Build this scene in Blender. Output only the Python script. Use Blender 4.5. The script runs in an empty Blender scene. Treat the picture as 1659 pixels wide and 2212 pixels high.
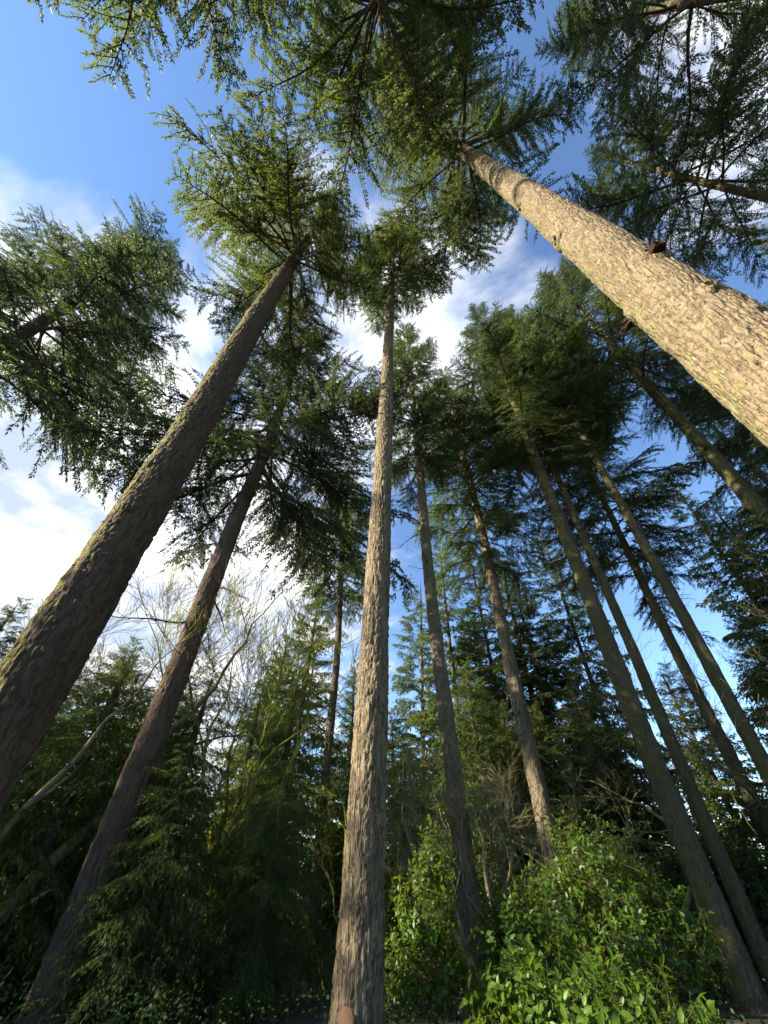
import bpy, math, random
import numpy as np
from mathutils import Vector, Matrix

# ------------------------------------------------------------------ camera, sky, sun, exposure
sc = bpy.context.scene
R_ = math.radians
CAM_H = 1.6
PITCH, ROLL = R_(42.97), R_(0.997)
F_ = np.array([0, math.cos(PITCH), math.sin(PITCH)])
U0 = np.array([0, -math.sin(PITCH), math.cos(PITCH)])
R0 = np.array([1.0, 0, 0])
UP = U0 * math.cos(ROLL) - R0 * math.sin(ROLL)
RT = R0 * math.cos(ROLL) + U0 * math.sin(ROLL)
cam_d = bpy.data.cameras.new('camera')
cam = bpy.data.objects.new('camera', cam_d)
sc.collection.objects.link(cam)
cam_d.sensor_fit = 'HORIZONTAL'
cam_d.angle_x = 2 * math.atan(829.5 / 830.0)
cam_d.clip_start = 0.05
cam_d.clip_end = 3000
cam.matrix_world = Matrix(((RT[0], UP[0], -F_[0], 0), (RT[1], UP[1], -F_[1], 0), (RT[2], UP[2], -F_[2], CAM_H), (0, 0, 0, 1)))
sc.camera = cam

SUN_AZ, SUN_EL = R_(-104), R_(29)          # azimuth clockwise from +Y
SUN_DIR = Vector((math.sin(SUN_AZ) * math.cos(SUN_EL), math.cos(SUN_AZ) * math.cos(SUN_EL), math.sin(SUN_EL)))
sun_d = bpy.data.lights.new('sun', 'SUN')
sun_d.energy = 5.0
sun_d.angle = R_(0.5)
sun_d.color = (1.0, 0.90, 0.74)
sun = bpy.data.objects.new('sun', sun_d)
sc.collection.objects.link(sun)
sun.rotation_euler = SUN_DIR.to_track_quat('Z', 'Y').to_euler()

world = bpy.data.worlds.new('World')
sc.world = world
world.use_nodes = True
nt = world.node_tree
nt.nodes.clear()
def wn(t, **k):
    n = nt.nodes.new(t)
    for a, v in k.items(): setattr(n, a, v)
    return n
def wmath(op, a, b=None, c=None):
    n = wn('ShaderNodeMath', operation=op)
    for i, v in enumerate((a, b, c)):
        if v is None: continue
        if isinstance(v, (int, float)): n.inputs[i].default_value = v
        else: nt.links.new(v, n.inputs[i])
    return n.outputs[0]
out = wn('ShaderNodeOutputWorld'); bg = wn('ShaderNodeBackground')
bg.inputs['Strength'].default_value = 0.10
sky = wn('ShaderNodeTexSky', sky_type='NISHITA', sun_disc=False)
sky.sun_elevation = SUN_EL
sky.sun_rotation = SUN_AZ
sky.air_density = 1.0; sky.dust_density = 0.05; sky.ozone_density = 4.5
tc = wn('ShaderNodeTexCoord')
sep = wn('ShaderNodeSeparateXYZ'); nt.links.new(tc.outputs['Generated'], sep.inputs[0])
zz = wmath('ADD', wmath('MAXIMUM', sep.outputs[2], 0.0), 0.22)
comb = wn('ShaderNodeCombineXYZ')
nt.links.new(wmath('DIVIDE', sep.outputs[0], zz), comb.inputs[0])
nt.links.new(wmath('DIVIDE', sep.outputs[1], zz), comb.inputs[1])
no1 = wn('ShaderNodeTexNoise'); no1.inputs['Scale'].default_value = 2.9; no1.inputs['Detail'].default_value = 7; no1.inputs['Roughness'].default_value = 0.58; no1.inputs['Distortion'].default_value = 0.35
nt.links.new(comb.outputs[0], no1.inputs['Vector'])
no2 = wn('ShaderNodeTexNoise'); no2.inputs['Scale'].default_value = 3.6; no2.inputs['Detail'].default_value = 5; no2.inputs['Roughness'].default_value = 0.55
mp = wn('ShaderNodeMapping'); mp.inputs['Location'].default_value = (3.1, 7.7, 0.4)
nt.links.new(comb.outputs[0], mp.inputs[0]); nt.links.new(mp.outputs[0], no2.inputs['Vector'])
def bank(az, el):
    d = wn('ShaderNodeVectorMath', operation='DOT_PRODUCT')
    nt.links.new(tc.outputs['Generated'], d.inputs[0])
    d.inputs[1].default_value = (math.sin(R_(az)) * math.cos(R_(el)), math.cos(R_(az)) * math.cos(R_(el)), math.sin(R_(el)))
    return d.outputs['Value']
b1 = wmath('MULTIPLY', wmath('SUBTRACT', bank(-42, 25), 0.80), 1.7)
b2 = wmath('MULTIPLY', wmath('SUBTRACT', bank(2, 66), 0.93), 2.6)
b3 = wmath('MULTIPLY', wmath('SUBTRACT', bank(100, 58), 0.97), 3.0)
bb = wmath('MINIMUM', wmath('MAXIMUM', wmath('MAXIMUM', b1, wmath('MAXIMUM', b2, b3)), -0.22), 0.22)
dens = wmath('ADD', no1.outputs[0], bb)
mr = wn('ShaderNodeMapRange', interpolation_type='SMOOTHSTEP')
nt.links.new(dens, mr.inputs[0]); mr.inputs[1].default_value = 0.45; mr.inputs[2].default_value = 0.72
ramp = wn('ShaderNodeValToRGB'); ramp.color_ramp.elements[0].position = 0.38; ramp.color_ramp.elements[1].position = 0.60
ramp.color_ramp.elements[0].color = (0.40, 0.47, 0.60, 1); ramp.color_ramp.elements[1].color = (1.0, 0.985, 0.95, 1)
nt.links.new(no2.outputs[0], ramp.inputs[0])
sclc = wn('ShaderNodeVectorMath', operation='SCALE'); sclc.inputs['Scale'].default_value = 5.2
nt.links.new(ramp.outputs[0], sclc.inputs[0])
mix = wn('ShaderNodeMix', data_type='RGBA')
nt.links.new(mr.outputs[0], mix.inputs['Factor'])
nt.links.new(sky.outputs[0], mix.inputs['A']); nt.links.new(sclc.outputs[0], mix.inputs['B'])
nt.links.new(mix.outputs['Result'], bg.inputs['Color']); nt.links.new(bg.outputs[0], out.inputs[0])

sc.view_settings.view_transform = 'Standard'
sc.view_settings.look = 'None'
sc.view_settings.exposure = 1.75
sc.view_settings.gamma = 1.0
sc.view_settings.use_curve_mapping = False
sc.render.engine = 'CYCLES'
sc.cycles.max_bounces = 4
sc.cycles.diffuse_bounces = 2
sc.cycles.glossy_bounces = 2
sc.cycles.transmission_bounces = 3
sc.cycles.use_denoising = True
sc.cycles.adaptive_threshold = 0.03

# ------------------------------------------------------------------ helpers
col = sc.collection
def tag(o, label=None, cat=None, group=None, kind=None):
    if label: o['label'] = label
    if cat: o['category'] = cat
    if group: o['group'] = group
    if kind: o['kind'] = kind
    return o
def empty(name, loc):
    o = bpy.data.objects.new(name, None); o.location = loc; o.empty_display_size = 0.3
    col.objects.link(o); return o
def link(name, me, parent=None, loc=(0, 0, 0)):
    o = bpy.data.objects.new(name, me); o.location = loc; o.parent = parent
    col.objects.link(o); return o
def mesh(name, v, f, m, smooth=False, tint=None):
    """v (n,3); f (k,4) quads or (k,3) tris; tint (k,) float on the faces"""
    v = np.asarray(v, np.float32); f = np.asarray(f, np.int32)
    me = bpy.data.meshes.new(name); k = f.shape[1]
    me.vertices.add(len(v)); me.vertices.foreach_set('co', v.ravel())
    me.loops.add(f.size); me.loops.foreach_set('vertex_index', f.ravel())
    me.polygons.add(len(f)); me.polygons.foreach_set('loop_start', np.arange(0, f.size, k, dtype=np.int32))
    if smooth: me.polygons.foreach_set('use_smooth', np.ones(len(f), bool))
    else: me.polygons.foreach_set('use_smooth', np.zeros(len(f), bool))
    if tint is not None:
        a = me.attributes.new('tint', 'FLOAT', 'FACE'); a.data.foreach_set('value', np.asarray(tint, np.float32))
    me.update(calc_edges=True)
    me.materials.append(m)
    return me
def gz(x, y):
    """height of the forest floor: level round the viewer, falling gently away ahead"""
    return -0.1 * np.clip(y - 7.0, 0, 15)
def pos(b, d, z=None):
    x, y = math.sin(R_(b)) * d, math.cos(R_(b)) * d
    return Vector((x, y, float(gz(x, y)) if z is None else z))

def hash2(i, j, s):
    h = (i.astype(np.int64) * 374761393 + j.astype(np.int64) * 668265263 + s * 1442695041) & 0xffffffff
    h = ((h ^ (h >> 13)) * 1274126177) & 0xffffffff
    return ((h ^ (h >> 16)) & 0xffff) / 65535.0
def vnoise(u, v, per, s):
    """value noise, periodic along u with integer period per"""
    iu = np.floor(u); iv = np.floor(v); fu = u - iu; fv = v - iv
    fu = fu * fu * (3 - 2 * fu); fv = fv * fv * (3 - 2 * fv)
    a = hash2(iu % per, iv, s); b = hash2((iu + 1) % per, iv, s); c = hash2(iu % per, iv + 1, s); d = hash2((iu + 1) % per, iv + 1, s)
    return (a * (1 - fu) + b * fu) * (1 - fv) + (c * (1 - fu) + d * fu) * fv
def voro(u, v, per, s):
    """F2-F1 and cell id value, periodic along u"""
    iu = np.floor(u); iv = np.floor(v)
    f1 = np.full(u.shape, 9.0); f2 = np.full(u.shape, 9.0); cid = np.zeros(u.shape)
    for di in (-1, 0, 1):
        for dj in (-1, 0, 1):
            ci, cj = iu + di, iv + dj
            px = ci + 0.12 + 0.76 * hash2(ci % per, cj, s); py = cj + 0.12 + 0.76 * hash2(ci % per, cj, s + 7)
            d = np.hypot(px - u, py - v); h = hash2(ci % per, cj, s + 13)
            nr = d < f1
            f2 = np.where(nr, f1, np.minimum(f2, d)); cid = np.where(nr, h, cid); f1 = np.where(nr, d, f1)
    return f2 - f1, cid

def tubes(segs, sides=4):
    """segs: list of polylines [(pts (n,3), radii (n,))] -> one mesh of open tubes"""
    V, Fq, o = [], [], 0
    ang = np.arange(sides) * 2 * math.pi / sides
    ca, sa = np.cos(ang), np.sin(ang)
    for P, r in segs:
        P = np.asarray(P, float); r = np.asarray(r, float); n = len(P)
        T = np.gradient(P, axis=0); T /= np.linalg.norm(T, axis=1)[:, None] + 1e-9
        ref = np.array([0, 0, 1.0]) if abs(T[:, 2]).mean() < 0.8 else np.array([1.0, 0, 0])
        X = np.cross(T, ref); X /= np.linalg.norm(X, axis=1)[:, None] + 1e-9
        Y = np.cross(T, X)
        ring = P[:, None, :] + r[:, None, None] * (ca[None, :, None] * X[:, None, :] + sa[None, :, None] * Y[:, None, :])
        V.append(ring.reshape(-1, 3))
        i = np.arange(n - 1)[:, None] * sides; j = np.arange(sides)[None, :]; j2 = (j + 1) % sides
        q = np.stack([i + j, i + j2, i + sides + j2, i + sides + j], -1).reshape(-1, 4) + o
        Fq.append(q); o += n * sides
    return np.concatenate(V), np.concatenate(Fq)

# ------------------------------------------------------------------ materials
def new_mat(name):
    m = bpy.data.materials.new(name); m.use_nodes = True; t = m.node_tree
    return m, t, t.nodes['Principled BSDF']
def N(t, ty, **k):
    n = t.nodes.new(ty)
    for a, v in k.items(): setattr(n, a, v)
    return n
def rampnode(t, src, stops):
    r = N(t, 'ShaderNodeValToRGB'); e = r.color_ramp.elements
    while len(e) < len(stops): e.new(0.5)
    for el, (p, c) in zip(e, stops): el.position = p; el.color = (*c, 1)
    t.links.new(src, r.inputs[0]); return r.outputs[0]
def noise(t, vec, scale, detail=5, rough=0.55):
    n = N(t, 'ShaderNodeTexNoise'); n.inputs['Scale'].default_value = scale; n.inputs['Detail'].default_value = detail; n.inputs['Roughness'].default_value = rough
    t.links.new(vec, n.inputs['Vector']); return n.outputs[0]
def mixc(t, fac, a, b):
    m = N(t, 'ShaderNodeMix', data_type='RGBA')
    for key, v in (('Factor', fac), ('A', a), ('B', b)):
        if isinstance(v, (int, float)): m.inputs[key].default_value = v
        elif isinstance(v, tuple): m.inputs[key].default_value = (*v, 1)
        else: t.links.new(v, m.inputs[key])
    return m.outputs['Result']
def mathn(t, op, a, b):
    n = N(t, 'ShaderNodeMath', operation=op)
    for i, v in enumerate((a, b)):
        if isinstance(v, (int, float)): n.inputs[i].default_value = v
        else: t.links.new(v, n.inputs[i])
    return n.outputs[0]

def bark(name, light, mid, crack, moss=0.0, moss_col=(0.13, 0.14, 0.03), moss_dir=(-1, -0.2, 0), vs=9.0, stretch=0.28, bump=0.7, bdist=0.03, flecks=False):
    """fissured bark: interlaced furrows from stretched noise, grain, lichen or moss on one side"""
    m, t, p = new_mat(name)
    c = N(t, 'ShaderNodeTexCoord')
    mp = N(t, 'ShaderNodeMapping'); mp.inputs['Scale'].default_value = (1, 1, stretch)
    t.links.new(c.outputs['Object'], mp.inputs[0])
    fur = noise(t, mp.outputs[0], vs, 3, 0.6)
    fine = noise(t, mp.outputs[0], 42, 3, 0.65)
    big = noise(t, c.outputs['Object'], 1.6, 2)
    ab = N(t, 'ShaderNodeMath', operation='ABSOLUTE'); t.links.new(mathn(t, 'SUBTRACT', fur, 0.5), ab.inputs[0])
    colr = mixc(t, rampnode(t, fine, [(0.35, (0, 0, 0)), (0.65, (1, 1, 1))]), mid, light)
    colr = mixc(t, mathn(t, 'MULTIPLY', rampnode(t, big, [(0.4, (0, 0, 0)), (0.65, (1, 1, 1))]), 0.5), colr, mid)
    colr = mixc(t, mathn(t, 'MULTIPLY', rampnode(t, ab.outputs[0], [(0.0, (1, 1, 1)), (0.045, (0, 0, 0))]), 0.6 if flecks else 0.75), colr, crack)
    if moss > 0:
        g = N(t, 'ShaderNodeNewGeometry')
        dp = N(t, 'ShaderNodeVectorMath', operation='DOT_PRODUCT'); t.links.new(g.outputs['Normal'], dp.inputs[0])
        dp.inputs[1].default_value = Vector(moss_dir).normalized()
        mn = noise(t, c.outputs['Object'], 4.5, 6, 0.68)
        s = mathn(t, 'ADD', mathn(t, 'MULTIPLY', dp.outputs['Value'], 0.22), mn)
        mk = rampnode(t, s, [(0.64 - 0.22 * moss, (0, 0, 0)), (0.74 - 0.22 * moss, (1, 1, 1))])
        colr = mixc(t, mk, colr, mixc(t, fine, tuple(x * 0.6 for x in moss_col), moss_col))
    if flecks:
        fm = N(t, 'ShaderNodeMapping'); fm.inputs['Scale'].default_value = (9, 9, 6.5); t.links.new(c.outputs['Object'], fm.inputs[0])
        fn = noise(t, fm.outputs[0], 2.4, 3, 0.7)
        colr = mixc(t, rampnode(t, fn, [(0.30, (1, 1, 1)), (0.35, (0, 0, 0))]), colr, (0.06, 0.036, 0.022))
        pn = noise(t, fm.outputs[0], 1.0, 4, 0.6)
        colr = mixc(t, mathn(t, 'MULTIPLY', rampnode(t, pn, [(0.57, (0, 0, 0)), (0.66, (1, 1, 1))]), 0.55), colr, (0.33, 0.27, 0.20))
    t.links.new(colr, p.inputs['Base Color'])
    p.inputs['Roughness'].default_value = 0.9; p.inputs['Specular IOR Level'].default_value = 0.12
    if bump > 0:
        h = mathn(t, 'ADD', mathn(t, 'MULTIPLY', rampnode(t, ab.outputs[0], [(0.0, (0, 0, 0)), (0.12, (1, 1, 1))]), 0.7), mathn(t, 'MULTIPLY', fine, 0.6))
        if flecks: h = mathn(t, 'ADD', h, mathn(t, 'MULTIPLY', rampnode(t, fn, [(0.28, (0, 0, 0)), (0.45, (1, 1, 1))]), 0.9))
        bp = N(t, 'ShaderNodeBump'); bp.inputs['Strength'].default_value = bump; bp.inputs['Distance'].default_value = bdist
        t.links.new(h, bp.inputs['Height']); t.links.new(bp.outputs[0], p.inputs['Normal'])
    return m

def leafmat(name, dark, light, trans=0.35, rough=0.55, spec=0.35, transcol=None, nscale=0.9):
    m, t, p = new_mat(name)
    at = N(t, 'ShaderNodeAttribute', attribute_name='tint')
    c = N(t, 'ShaderNodeNewGeometry'); oi = N(t, 'ShaderNodeObjectInfo')
    big = noise(t, c.outputs['Position'], nscale, 3)
    f = mathn(t, 'ADD', mathn(t, 'MULTIPLY', at.outputs['Fac'], 0.7), mathn(t, 'MULTIPLY', mathn(t, 'SUBTRACT', big, 0.4), 0.8))
    f = mathn(t, 'ADD', f, mathn(t, 'MULTIPLY', mathn(t, 'SUBTRACT', oi.outputs['Random'], 0.4), 0.35))
    cl = N(t, 'ShaderNodeClamp'); t.links.new(f, cl.inputs[0]); f = cl.outputs[0]
    colr = mixc(t, f, dark, light)
    t.nodes['Principled BSDF'].inputs['Roughness'].default_value = rough
    p.inputs['Specular IOR Level'].default_value = spec
    t.links.new(colr, p.inputs['Base Color'])
    tr = N(t, 'ShaderNodeBsdfTranslucent')
    if transcol: t.links.new(mixc(t, 0.6, colr, transcol), tr.inputs[0])
    else: t.links.new(colr, tr.inputs[0])
    ms = N(t, 'ShaderNodeMixShader'); ms.inputs[0].default_value = trans
    o = t.nodes['Material Output']
    t.links.new(p.outputs[0], ms.inputs[1]); t.links.new(tr.outputs[0], ms.inputs[2]); t.links.new(ms.outputs[0], o.inputs[0])
    return m

M = {}
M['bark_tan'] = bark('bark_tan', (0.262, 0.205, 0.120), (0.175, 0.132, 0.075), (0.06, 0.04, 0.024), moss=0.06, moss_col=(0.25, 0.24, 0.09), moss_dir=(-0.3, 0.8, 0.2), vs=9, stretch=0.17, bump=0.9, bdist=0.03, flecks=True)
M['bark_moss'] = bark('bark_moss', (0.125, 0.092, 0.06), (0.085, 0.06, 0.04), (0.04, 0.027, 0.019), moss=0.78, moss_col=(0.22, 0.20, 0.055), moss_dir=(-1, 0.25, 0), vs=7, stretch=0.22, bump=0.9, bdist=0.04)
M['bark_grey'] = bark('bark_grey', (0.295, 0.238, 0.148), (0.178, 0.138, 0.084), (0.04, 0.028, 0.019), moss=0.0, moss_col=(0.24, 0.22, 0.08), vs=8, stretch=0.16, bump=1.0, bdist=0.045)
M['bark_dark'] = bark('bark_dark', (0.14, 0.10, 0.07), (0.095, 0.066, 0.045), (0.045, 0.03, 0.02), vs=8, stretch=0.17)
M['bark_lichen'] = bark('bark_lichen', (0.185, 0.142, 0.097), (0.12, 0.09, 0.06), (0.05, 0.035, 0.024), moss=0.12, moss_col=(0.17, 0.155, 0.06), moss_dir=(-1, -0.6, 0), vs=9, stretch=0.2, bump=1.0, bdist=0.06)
M['limb_bark'] = bark('limb_bark', (0.10, 0.075, 0.052), (0.07, 0.052, 0.036), (0.04, 0.03, 0.02), vs=14, stretch=0.6, bump=0)
M['bare_bark'] = bark('bare_bark', (0.25, 0.205, 0.145), (0.17, 0.135, 0.09), (0.10, 0.08, 0.05), moss=0.4, moss_col=(0.24, 0.24, 0.05), moss_dir=(-0.5, -0.2, 1), vs=12, stretch=0.5, bump=0)
M['maple_bark'] = bark('maple_bark', (0.24, 0.20, 0.14), (0.17, 0.14, 0.09), (0.08, 0.06, 0.04), moss=0.9, moss_col=(0.34, 0.36, 0.03), moss_dir=(-0.4, -0.3, 0.5), vs=12, stretch=0.5, bump=0)
M['fir'] = leafmat('fir_needles', (0.024, 0.042, 0.017), (0.125, 0.165, 0.036), trans=0.42, transcol=(0.24, 0.31, 0.045), nscale=0.5)
M['fir_dark'] = leafmat('dark_fir_needles', (0.018, 0.034, 0.018), (0.080, 0.112, 0.032), trans=0.40, transcol=(0.16, 0.22, 0.045), nscale=0.5)
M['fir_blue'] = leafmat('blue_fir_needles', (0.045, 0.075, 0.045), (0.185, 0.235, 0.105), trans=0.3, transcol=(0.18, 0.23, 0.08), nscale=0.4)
M['cedar'] = leafmat('cedar_sprays', (0.022, 0.042, 0.016), (0.12, 0.165, 0.03), trans=0.4, transcol=(0.20, 0.28, 0.03))
M['laurel'] = leafmat('laurel_leaf', (0.026, 0.065, 0.008), (0.10, 0.175, 0.016), trans=0.42, rough=0.42, spec=0.3, transcol=(0.30, 0.42, 0.015), nscale=1.5)
M['shrub'] = leafmat('shrub_leaf', (0.018, 0.040, 0.012), (0.055, 0.095, 0.022), trans=0.25, rough=0.6, spec=0.15)
M['wood_end'] = bark('broken_wood', (0.08, 0.045, 0.03), (0.045, 0.026, 0.018), (0.02, 0.012, 0.008), vs=30, stretch=1, bump=0.8, bdist=0.02)
M['plank'] = bark('plank_wood', (0.33, 0.20, 0.115), (0.27, 0.155, 0.085), (0.28, 0.16, 0.09), vs=6, stretch=0.1, bump=0.3, bdist=0.004)

# ------------------------------------------------------------------ ground
def build_ground():
    n = 150; s = np.linspace(-1, 1, n); s = np.sign(s) * np.abs(s) ** 2.4 * 900
    X, Y = np.meshgrid(s, s)
    Z = 0.12 * (vnoise(X * 0.35 + 500, Y * 0.35 + 500, 10 ** 6, 3) - 0.5) + 0.5 * (vnoise(X * 0.05 + 500, Y * 0.05 + 500, 10 ** 6, 4) - 0.5) * np.clip(np.hypot(X, Y) / 30, 0, 1) - 0.05 + gz(X, Y)
    i = np.arange(n - 1)[:, None] * n + np.arange(n - 1)[None, :]
    f = np.stack([i, i + 1, i + n + 1, i + n], -1).reshape(-1, 4)
    m, t, p = new_mat('forest_floor')
    c = N(t, 'ShaderNodeTexCoord')
    a = noise(t, c.outputs['Object'], 9, 8, 0.7); b = noise(t, c.outputs['Object'], 0.6, 5)
    cc = rampnode(t, a, [(0.3, (0.018, 0.012, 0.008)), (0.55, (0.06, 0.04, 0.024)), (0.75, (0.11, 0.075, 0.04))])
    cc = mixc(t, rampnode(t, b, [(0.45, (0, 0, 0)), (0.6, (1, 1, 1))]), cc, (0.03, 0.045, 0.012))
    t.links.new(cc, p.inputs['Base Color']); p.inputs['Roughness'].default_value = 1
    bp = N(t, 'ShaderNodeBump'); bp.inputs['Distance'].default_value = 0.08; t.links.new(a, bp.inputs['Height']); t.links.new(bp.outputs[0], p.inputs['Normal'])
    me = mesh('forest_floor', np.stack([X, Y, Z], -1).reshape(-1, 3), f, m, smooth=True)
    tag(link('ground', me), 'dark needle-strewn forest floor under the trees', kind='structure')
build_ground()

# ------------------------------------------------------------------ conifer limbs (templates of unit length along +X)
def limb_template(rng, Lref, twig=0.27, spacing=0.105, inner=0.2, width=0.34, arch=(0.10, 0.24), hang=0.3, tw=0.036, down=0.0, sec_gap=0.24, sides=4):
    nz = 9
    t = np.linspace(0, 1, nz)
    ph = rng.uniform(0, 6.3, 2); am = rng.uniform(0.015, 0.035)
    def axis(t):
        t = np.asarray(t, float)
        return np.stack([t, am * np.sin(t * 5 + ph[0]) * t * 2, arch[0] * t - arch[1] * t ** 2 + 0.35 * arch[1] * t ** 4 + 0.012 * np.sin(9 * t + ph[1])], -1)
    wood = [(axis(t), 0.0125 * (1 - 0.85 * t) * (6.0 / max(Lref, 4.0)) ** 0.3)]
    P0, D, Ln = [], [], []
    ns = max(6, int(Lref * (1 - inner) / sec_gap * 2))
    for k in range(ns):
        ts = inner + (1 - inner) * (k + rng.uniform(0.1, 0.9)) / ns
        side = 1 if k % 2 else -1
        q = (ts - inner) / (1 - inner)
        s = (width * (1 - q) ** 0.75 * min(1, 0.45 + 2.2 * q) + 0.35 / Lref) * (rng.uniform(0.25, 1.0) if rng.random() < 0.4 else rng.uniform(0.8, 1.35))
        ph_ = R_(rng.uniform(25, 82)); b = axis(ts); bend = rng.normal(0, 0.22)
        dr = np.array([math.cos(ph_), side * math.sin(ph_), rng.normal(-0.06, 0.2)])
        bv = np.array([-math.sin(ph_) * side, math.cos(ph_), 0.0]) * bend
        def sp(u, b=b, dr=dr, s=s, bv=bv): 
            u = np.asarray(u, float)[..., None]
            return b + s * u * dr + np.array([0.0, 0, -1]) * (hang * s * u ** 2) + bv * s * u ** 2
        wood.append((sp([0, 0.5, 1]), np.array([0.0032, 0.002, 0.0008])))
        m = max(3, int(s * Lref / spacing))
        for sd in (-1, 1, 0):
            u = (np.arange(m) + rng.uniform(0, 1, m)) / m if sd else np.array([0.93, 1.0])
            n_ = len(u)
            a = ph_ * side + sd * np.radians(rng.uniform(35, 70, n_))
            d = np.stack([np.cos(a), np.sin(a), rng.normal(-0.12 - down, 0.28, n_) - hang * u], -1)
            d /= np.linalg.norm(d, axis=1)[:, None]
            P0.append(sp(u)); D.append(d); Ln.append(twig / Lref * rng.uniform(0.45, 1.35, n_) * (1 - 0.35 * u * abs(sd)))
    P0 = np.concatenate(P0); D = np.concatenate(D); Ln = np.concatenate(Ln)[:, None]; n = len(P0)
    up = np.array([0, 0, 1.0]) + rng.normal(0, 0.55, (n, 3))
    S = np.cross(D, up); S /= np.linalg.norm(S, axis=1)[:, None] + 1e-9
    w = (tw / Lref * rng.uniform(0.75, 1.35, (n, 1)))
    dn = np.array([0, 0, -1.0])
    Q = np.stack([P0, P0 + 0.5 * Ln * D + w * S, P0 + Ln * D + 0.18 * Ln * dn, P0 + 0.5 * Ln * D - w * S], 1)
    Vw, Fw = tubes(wood, sides)
    return dict(Vw=Vw, Fw=Fw, Q=Q, me=None)
rngT = np.random.default_rng(11)
T_BIG = [limb_template(rngT, 6.5, twig=0.22, tw=0.028, spacing=0.054, sec_gap=0.24, inner=0.22, arch=(rngT.uniform(0.02, 0.16), rngT.uniform(0.16, 0.36)), hang=0.4) for _ in range(9)]
T_MID = [limb_template(rngT, 4.2, twig=0.22, tw=0.029, spacing=0.056, sec_gap=0.19, arch=(rngT.uniform(0.02, 0.16), rngT.uniform(0.16, 0.34)), hang=0.4) for _ in range(8)]
T_SMALL = [limb_template(rngT, 2.6, twig=0.28, tw=0.034, spacing=0.12, sec_gap=0.2, inner=0.08, arch=(0.12, 0.3), hang=0.4) for _ in range(5)]
T_CEDAR = [limb_template(rngT, 3.0, twig=0.20, tw=0.022, spacing=0.08, sec_gap=0.17, inner=0.06, width=0.26, arch=(0.05, 0.55), hang=0.75, down=0.4) for _ in range(5)]
T_BARE = [limb_template(rngT, 4.0, spacing=9.0, sec_gap=0.5, inner=0.15, width=0.4, arch=(0.15, 0.3)) for _ in range(4)]
for q in T_BARE: q['me'] = mesh('bare_limb', q['Vw'], q['Fw'], M['limb_bark'], smooth=True)
def bough_mesh(q, mk):
    """wood and needles of one bough in one mesh, shared by every bough of that shape"""
    if not isinstance(q['me'], dict): q['me'] = {}
    if mk not in q['me']:
        nw = len(q['Vw']); nq = len(q['Q'])
        f = np.concatenate([q['Fw'], np.arange(nq * 4).reshape(-1, 4) + nw])
        rg = np.random.default_rng(nq)
        me = mesh('bough', np.concatenate([q['Vw'], q['Q'].reshape(-1, 3)]), f, M['limb_bark'], tint=np.concatenate([np.zeros(len(q['Fw'])), np.clip(rg.normal(0.36, 0.2, nq), 0, 1)]))
        me.materials.append(M[mk])
        me.polygons.foreach_set('material_index', np.concatenate([np.zeros(len(q['Fw']), np.int32), np.ones(nq, np.int32)]))
        q['me'][mk] = me
    return q['me'][mk]

def rot(az, pitch, roll):
    return (Matrix.Rotation(az, 3, 'Z') @ Matrix.Rotation(-pitch, 3, 'Y') @ Matrix.Rotation(roll, 3, 'X'))

def trunk_profile(H, D, p=0.42, flare=0.07):
    def r(z):
        z = np.asarray(z, float)
        return D / 2 * np.clip(1 - z / H, 0.0004, 1) ** p + flare * D * np.exp(-np.maximum(z, 0) / 0.45)
    return r

def trunk_mesh(H, rfun, leanf, m, segs, zs, seed, cell=0.075, clen=0.26, depth=0.022, hires=True):
    zs = np.asarray(zs, float); th = np.arange(segs) * 2 * math.pi / segs
    r = rfun(zs)
    Z, TH = np.meshgrid(zs, th, indexing='ij')
    RR = np.repeat(r[:, None], segs, 1)
    per = max(6, int(2 * math.pi * r[len(r) // 3] / cell))
    u = TH / (2 * math.pi) * per
    low = 0.035 * RR * 2 * (vnoise(u / per * 5, Z * 0.45, 5, seed) - 0.5) + 0.03 * RR * 2 * (vnoise(u / per * 9, Z * 1.3, 9, seed + 3) - 0.5)
    disp = low
    if hires:
        wu = u + 0.8 * (vnoise(u * 0.5, Z * 2.2, max(3, per // 2), seed + 5) - 0.5)
        n1 = 0.65 * vnoise(wu, Z / clen, per, seed + 20) + 0.35 * vnoise(wu * 2, Z * 2.3 / clen + 7, per * 2, seed + 21)
        n2 = 0.7 * vnoise(wu * 2, Z * 1.3 / clen + 31, per * 2, seed + 24) + 0.3 * vnoise(u * 4, Z * 4 / clen, per * 4, seed + 25)
        e = np.minimum(np.clip(np.abs(n1 - 0.5) / 0.13, 0, 1), 0.35 + 0.65 * np.clip(np.abs(n2 - 0.5) / 0.12, 0, 1)); e = e * e * (3 - 2 * e)
        disp = disp + depth * (e - 1) + depth * 0.9 * (n2 - 0.5) * e + depth * 0.5 * (vnoise(u * 4, Z * 26, per * 4, seed + 30) - 0.5)
    RR = RR + disp
    L = leanf(Z)
    V = np.stack([L[0] + RR * np.cos(TH), L[1] + RR * np.sin(TH), Z], -1).reshape(-1, 3)
    i = np.arange(len(zs) - 1)[:, None] * segs; j = np.arange(segs)[None, :]; j2 = (j + 1) % segs
    f = np.stack([i + j, i + j2, i + segs + j2, i + segs + j], -1).reshape(-1, 4)
    return mesh('trunk', V, f, m, smooth=True)

def zsteps(*spec):
    """(z_end, step) pairs from -0.5"""
    z = [-0.5]
    for ze, st in spec:
        k = max(1, int(round((ze - z[-1]) / st))); z += list(np.linspace(z[-1], ze, k + 1)[1:])
    return np.array(z)

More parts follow.
